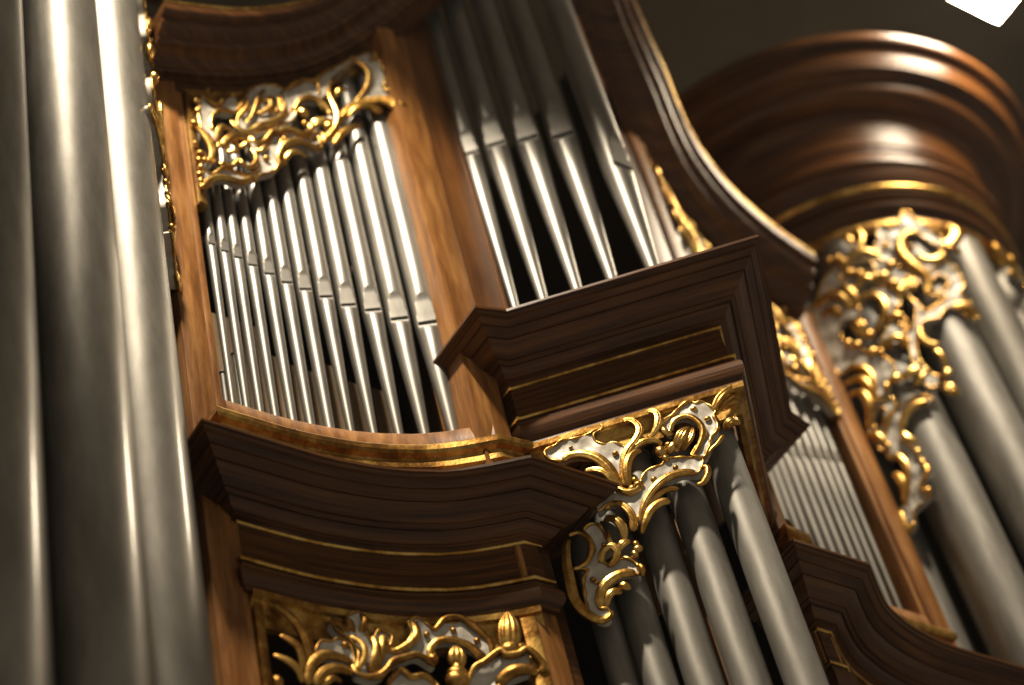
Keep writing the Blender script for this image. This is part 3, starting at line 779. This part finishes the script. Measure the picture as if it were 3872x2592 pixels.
  ('S',[-805,5474,-777,5455,-765,5396,-781,5330,-829,5244],[20.5,22.8,16.0],0),
  ('S',[-727,5561,-722,5512,-687,5480],[20.7,27.6,16.1],0),
  ('S',[-587,5655,-638,5658,-687,5630,-720,5576],[27.9,32.5,23.2],0),
  ('P',[-653,5700,-608,5705,-575,5677,-584,5650,-632,5649,-696,5616,-727,5554,-720,5491,-708,5440,-703,5373,-702,5322,-725,5297,-751,5262,-727,5223,-773,5201,-808,5186,-820,5139,-860,5112,-866,5164,-856,5219,-817,5242,-776,5315,-759,5406,-775,5460,-815,5474,-790,5516,-792,5569,-766,5631,-726,5673]),
  ('B',[-706,5439],14.7),
  ('B',[-705,5380],14.6),
  ('B',[-705,5326],14.5),
  ('B',[-729,5243],16.2),
  ('B',[-674,5826],19.8),
  ('B',[-709,5798],16.0),
  ('S',[-703,5373,-702,5328,-745,5271,-729,5231],[13.6,18.1,16.3],0),
  ('S',[-856,5219,-860,5154,-860,5112,-820,5139],[17.9,26.9,17.9],0),
  ('S',[-821,5401,-808,5367,-804,5308,-826,5260],[18.2,27.3,13.6],0),
  ('S',[-792,5569,-766,5631,-708,5696],[13.9,20.9,18.6],0),
  ('S',[-510,5727,-490,5687,-462,5660],[23.4,42.2,23.4],2),
  ('B',[-503,5705],21.1),
  ('B',[-486,5673],21.1),
 ],
}


def catmull(pts, per, closed=False):
    n = len(pts); out = []
    rng = range(n) if closed else range(n - 1)
    for i in rng:
        if closed: p0, p1, p2, p3 = pts[(i - 1) % n], pts[i], pts[(i + 1) % n], pts[(i + 2) % n]
        else: p0, p1, p2, p3 = pts[max(0, i - 1)], pts[i], pts[i + 1], pts[min(n - 1, i + 2)]
        for k in range(per):
            t = k / per; t2, t3 = t * t, t * t * t
            out.append(tuple(0.5 * (2 * b + (c - a) * t + (2 * a - 5 * b + 4 * c - d) * t2 + (3 * b - a - 3 * c + d) * t3) for a, b, c, d in zip(p0, p1, p2, p3)))
    if not closed: out.append(tuple(pts[-1]))
    return out

def inside(p, poly):
    r = False; j = len(poly) - 1
    for i in range(len(poly)):
        a, b = poly[i], poly[j]
        if (a[1] > p[1]) != (b[1] > p[1]) and p[0] < (b[0] - a[0]) * (p[1] - a[1]) / (b[1] - a[1]) + a[0]: r = not r
        j = i
    return r

def seg_dist(p, poly):
    best = 9.0
    for i in range(len(poly)):
        ax, ay = poly[i - 1]; bx, by = poly[i]
        dx, dy = bx - ax, by - ay; l = dx * dx + dy * dy
        t = 0 if l == 0 else max(0, min(1, ((p[0] - ax) * dx + (p[1] - ay) * dy) / l))
        best = min(best, math.hypot(p[0] - ax - t * dx, p[1] - ay - t * dy))
    return best

def stroke_mesh(path, ws, mp, wc, flutes, hk=0.55, wavy=0.0, closed=False, ripple=0.0):
    """a carved scroll: swept bulging section, rounded ends, optional flutes"""
    n = len(path)
    cum = [0.0]
    for a, b in zip(path[:-1], path[1:]): cum.append(cum[-1] + math.hypot(b[0] - a[0], b[1] - a[1]))
    tot = max(cum[-1], 1e-5)
    ns = 12 + 6 * flutes
    vs_, fs = [], []
    for i in range(n):
        a, b = path[(i - 1) % n if closed else max(0, i - 1)], path[(i + 1) % n if closed else min(n - 1, i + 1)]
        dx, dy = b[0] - a[0], b[1] - a[1]; l = math.hypot(dx, dy) or 1e-6
        lx, ly = -dy / l, dx / l
        t = cum[i] / tot
        wd = ws[0] * (1 - t) * (1 - 2 * t) + ws[1] * 4 * t * (1 - t) + ws[2] * t * (2 * t - 1) if len(ws) == 3 else ws[0]
        wd = max(wd, 0.25 * min(ws))
        if ripple: wd *= 1 + ripple * math.sin(cum[i] / 0.0042 * 0.55)
        if not closed:
            e = min(cum[i], tot - cum[i]) / (0.5 * wd)
            if e < 1: wd *= max(0.08, math.sqrt(max(0, 1 - (1 - e) ** 2)))
        rad = wd / 2
        bulge = wavy * math.sin(PI * t)
        for k in range(ns):
            th = 2 * PI * k / ns
            c, s_ = math.cos(th), math.sin(th)
            q = 1.0
            if flutes and s_ > 0: q = 1 - 0.26 * (0.5 + 0.5 * math.cos(2 * (flutes + 1) * (th - PI / 2) + PI)) * min(1, s_ * 2)
            hgt = (hk * 2 if s_ > 0 else 0.7) * rad * s_ * q
            vs_.append(mp(path[i][0] + lx * rad * c, path[i][1] + ly * rad * c, wc + bulge + hgt))
    m_ = n if closed else n - 1
    for i in range(m_):
        i2 = (i + 1) % n
        for k in range(ns):
            k2 = (k + 1) % ns
            fs.append((i * ns + k, i2 * ns + k, i2 * ns + k2, i * ns + k2))
    if not closed:
        fs.append(tuple(range(ns))); fs.append(tuple(range(n * ns - 1, (n - 1) * ns - 1, -1)))
    return vs_, fs

def carve(name, label, data, mp, base, group, thick=0.016, gold_mat='gold', twice=None, wide=1.2):
    root = thing(name, label, 'carving', base, group)
    rnd = random.Random(len(data) * 13 + int(base[0] * 100))
    maps = [mp] + ([twice] if twice else [])
    for mp_ in maps:
        holes = [[(e[1][i] / 1000, e[1][i + 1] / 1000) for i in range(0, len(e[1]), 2)] for e in data if e[0] == 'H']
        for e in data:
            if e[0] == 'H': continue
            pts = [(e[1][i] / 1000, e[1][i + 1] / 1000) for i in range(0, len(e[1]), 2)]
            if e[0] == 'P':
                out = catmull(pts, 4, True)
                hs = [catmull(h, 4, True) for h in holes if inside(h[0], out)]
                us = [p[0] for p in out]; vs2 = [p[1] for p in out]
                st = 0.0075
                pv = list(out); edges = [(i, (i + 1) % len(out)) for i in range(len(out))]
                for h in hs:
                    o0 = len(pv); pv += h; edges += [(o0 + i, o0 + (i + 1) % len(h)) for i in range(len(h))]
                nb = len(pv)
                yy = min(vs2)
                while yy < max(vs2):
                    xx = min(us)
                    while xx < max(us):
                        p = (xx + rnd.uniform(-.001, .001), yy + rnd.uniform(-.001, .001))
                        if inside(p, out) and not any(inside(p, h) for h in hs) and seg_dist(p, out) > st * 0.5: pv.append(p)
                        xx += st
                    yy += st
                rv, re, rf = delaunay_2d_cdt([Vector(p) for p in pv], edges, [], 0, 1e-6)[:3]
                rv = [(p.x, p.y) for p in rv]
                tri = []
                for f in rf:
                    cx = sum(rv[q][0] for q in f) / len(f); cy = sum(rv[q][1] for q in f) / len(f)
                    if inside((cx, cy), out) and not any(inside((cx, cy), h) for h in hs): tri.append(tuple(f))
                V3 = []
                for p in rv:
                    d = min([seg_dist(p, out)] + [seg_dist(p, h) for h in hs])
                    n_ = noise.noise(Vector((p[0] * 70, p[1] * 26, 3.1)))
                    n2_ = noise.noise(Vector((p[0] * 18, p[1] * 18, 7.7)))
                    V3.append(mp_(p[0], p[1], thick * (0.95 - 0.25 * min(1, d / 0.02)) + 0.0030 * n_ + 0.008 * n2_))
                nv = len(V3)
                V3 += [mp_(p[0], p[1], -0.016) for p in rv]
                cnt = {}
                for f in tri:
                    for a, b in zip(f, f[1:] + f[:1]): cnt[(a, b)] = 1
                fs = list(tri) + [tuple(q + nv for q in f[::-1]) for f in tri]
                for (a, b) in cnt:
                    if (b, a) not in cnt: fs.append((b, a, a + nv, b + nv))
                pl = part('white_shell', V3, fs, M['white'], root, True, 50)
                for lp in [out] + hs:
                    ee = catmull(lp[::2], 3, True)
                    v_, f_ = stroke_mesh(ee, [rnd.uniform(0.009, 0.012)], mp_, thick * 0.95, 0, 0.5, 0, True, 0.22)
                    part('gilded_edge', v_, f_, M[gold_mat], pl, True, 70)
            elif e[0] == 'S':
                ws = [x * wide / 1000 for x in e[2]]
                pa = catmull(pts, 7)
                # extra rings close to the ends so they round off
                v_, f_ = stroke_mesh(pa, ws, mp_, rnd.uniform(0.010, 0.018), e[3] + (1 if max(ws) > 0.019 else 0), 0.34 if max(ws) < 0.024 else 0.27, rnd.uniform(0.006, 0.016))
                part('acanthus_leaf' if e[3] >= 2 else 'scroll', v_, f_, M[gold_mat], root, True, 55)
            else:
                r = e[2] / 1000; u, v = pts[0]
                vs_, fs = [], []
                nr, ns = 6, 12
                el = rnd.uniform(0.85, 1.15)
                for i in range(nr + 1):
                    b = PI * i / nr
                    for k in range(ns):
                        a = 2 * PI * k / ns
                        vs_.append(mp_(u + r * math.sin(b) * math.cos(a) * el, v + r * math.sin(b) * math.sin(a) / el, 0.014 + 0.25 * r + 0.75 * r * math.cos(b)))
                for i in range(nr):
                    for k in range(ns):
                        k2 = (k + 1) % ns
                        fs.append((i * ns + k, (i + 1) * ns + k, (i + 1) * ns + k2, i * ns + k2))
                part('boss', vs_, fs, M[gold_mat], root, True, 60)
    return root

R2 = math.sqrt(0.5)
def map_v(u, v, w_): return (AX - u * R2 - w_ * R2, 3.023 + u * R2 - w_ * R2, v)
def map_bay(u, v, w_):
    y = arc_y(u) - 0.008
    s_ = (arc_y(u + 0.02) - arc_y(u - 0.02)) / 0.04
    l = math.hypot(1, s_)
    return (u + w_ * s_ / l, y - w_ / l, v)
def map_bay_r(u, v, w_): return mir(map_bay(u, v, w_))
def map_t(u, v, w_):
    a = u / 0.74; r = 0.74 + w_
    return (TC[0] + r * math.sin(a), TC[1] - r * math.cos(a), v)
def map_t2(u, v, w_): return map_t(-u, v, w_)
def map_tl(u, v, w_): return mir(map_t(u, v, w_))
def map_tl2(u, v, w_): return mir(map_t(-u, v, w_))

G_ = 'gilded rococo carvings over the pipes'
carve('carved_pipe_shade', 'gilded white rococo carving with drooping scrolls on the pointed centre, over the satin pipes', CARVE['V'], map_v, (3.50, 3.25, 3.85), G_, wide=1.12)
carve('carved_pipe_shade', 'gilded white carving of curling leaves above the bright pipes of the left bay', CARVE['U'], map_bay, (2.78, 3.68, 5.63), G_)
carve('carved_pipe_shade', 'glaring gilded carving partly hidden behind the pointed cornice, above the narrow right bay', CARVE['U'], map_bay_r, (4.79, 3.68, 5.63), G_)
carve('carved_pipe_shade', 'shadowy gilded carving with leaf buds in the frame at the bottom edge', CARVE['L'], map_bay, (2.78, 3.68, 3.56), G_, gold_mat='old_and_shaded_gold')  # duller gold stands in for the cornice shade on this carving
carve('carved_pipe_shade', 'blurred pierced gilded carving hanging down the right round tower', CARVE['T'], map_t, (5.6, 3.4, 5.11), G_, twice=map_t2)
side = [e for e in CARVE['T'] if e[0] != 'H' and sum(e[1][0::2]) / len(e[1][0::2]) < -690]
carve('carved_pipe_shade', 'gilded carving seen edge-on beside the big foreground pipes', side, map_tl, (2.2, 3.6, 5.4), G_)

# ------------------------------------------------------------------ lanterns that light the organ
def lantern(x, y, z, label):    # square glass box under an iron cap
    t = thing('lantern', label, 'lantern', (x, y, z))
    a = math.radians(0)
    def q(px, py): return (x + px * math.cos(a) - py * math.sin(a), y + px * math.sin(a) + py * math.cos(a))
    h = 0.15
    v, f = box_pts([q(-h, -h), q(h, -h), q(h, h), q(-h, h)], z - 0.2, z + 0.2)
    part('glass', v, f, M['glass'], t, False)
    hb = 0.168
    v, f = box_pts([q(-hb, -hb), q(hb, -hb), q(hb, hb), q(-hb, hb)], z + 0.203, z + 0.26)
    part('cap', v, f, M['iron'], t, False)
    v, f = box_pts([q(-.012, -.012), q(.012, -.012), q(.012, .012), q(-.012, .012)], z + 0.262, 10.28)
    part('rod', v, f, M['iron'], t, False)
    return t
lantern(5.92, 2.555, 7.82, 'glaring white lantern at the top right corner')

# ------------------------------------------------------------------ the church behind
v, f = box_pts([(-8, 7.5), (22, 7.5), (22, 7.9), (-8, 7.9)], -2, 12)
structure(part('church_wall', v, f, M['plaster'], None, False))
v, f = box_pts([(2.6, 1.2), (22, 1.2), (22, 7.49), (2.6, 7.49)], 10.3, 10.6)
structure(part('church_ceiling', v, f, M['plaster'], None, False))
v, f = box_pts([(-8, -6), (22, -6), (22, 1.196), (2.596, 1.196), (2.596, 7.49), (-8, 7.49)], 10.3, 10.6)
structure(part('pale_ceiling_reflector', v, f, M['reflector_plaster'], None, False))  # unseen ceiling part, added pale as a reflector for the pipes

# thin church air: gives the lantern its soft glow
v, f = box_pts([(-8.6, -6.6), (22.6, -6.6), (22.6, 8.5), (-8.6, 8.5)], -3.2, 12.8)
hz = part('haze', v, f, M['plaster'], None, False)
hm = bpy.data.materials.new('haze'); hm.use_nodes = True
nt = hm.node_tree; nt.nodes.remove(nt.nodes['Principled BSDF'])
pv = nt.nodes.new('ShaderNodeVolumePrincipled')
pv.inputs['Density'].default_value = 0.0014
pv.inputs['Color'].default_value = (0.92, 0.90, 0.86, 1)
nt.links.new(pv.outputs[0], nt.nodes['Material Output'].inputs['Volume'])
hz.data.materials[0] = hm
hz['kind'] = 'stuff'
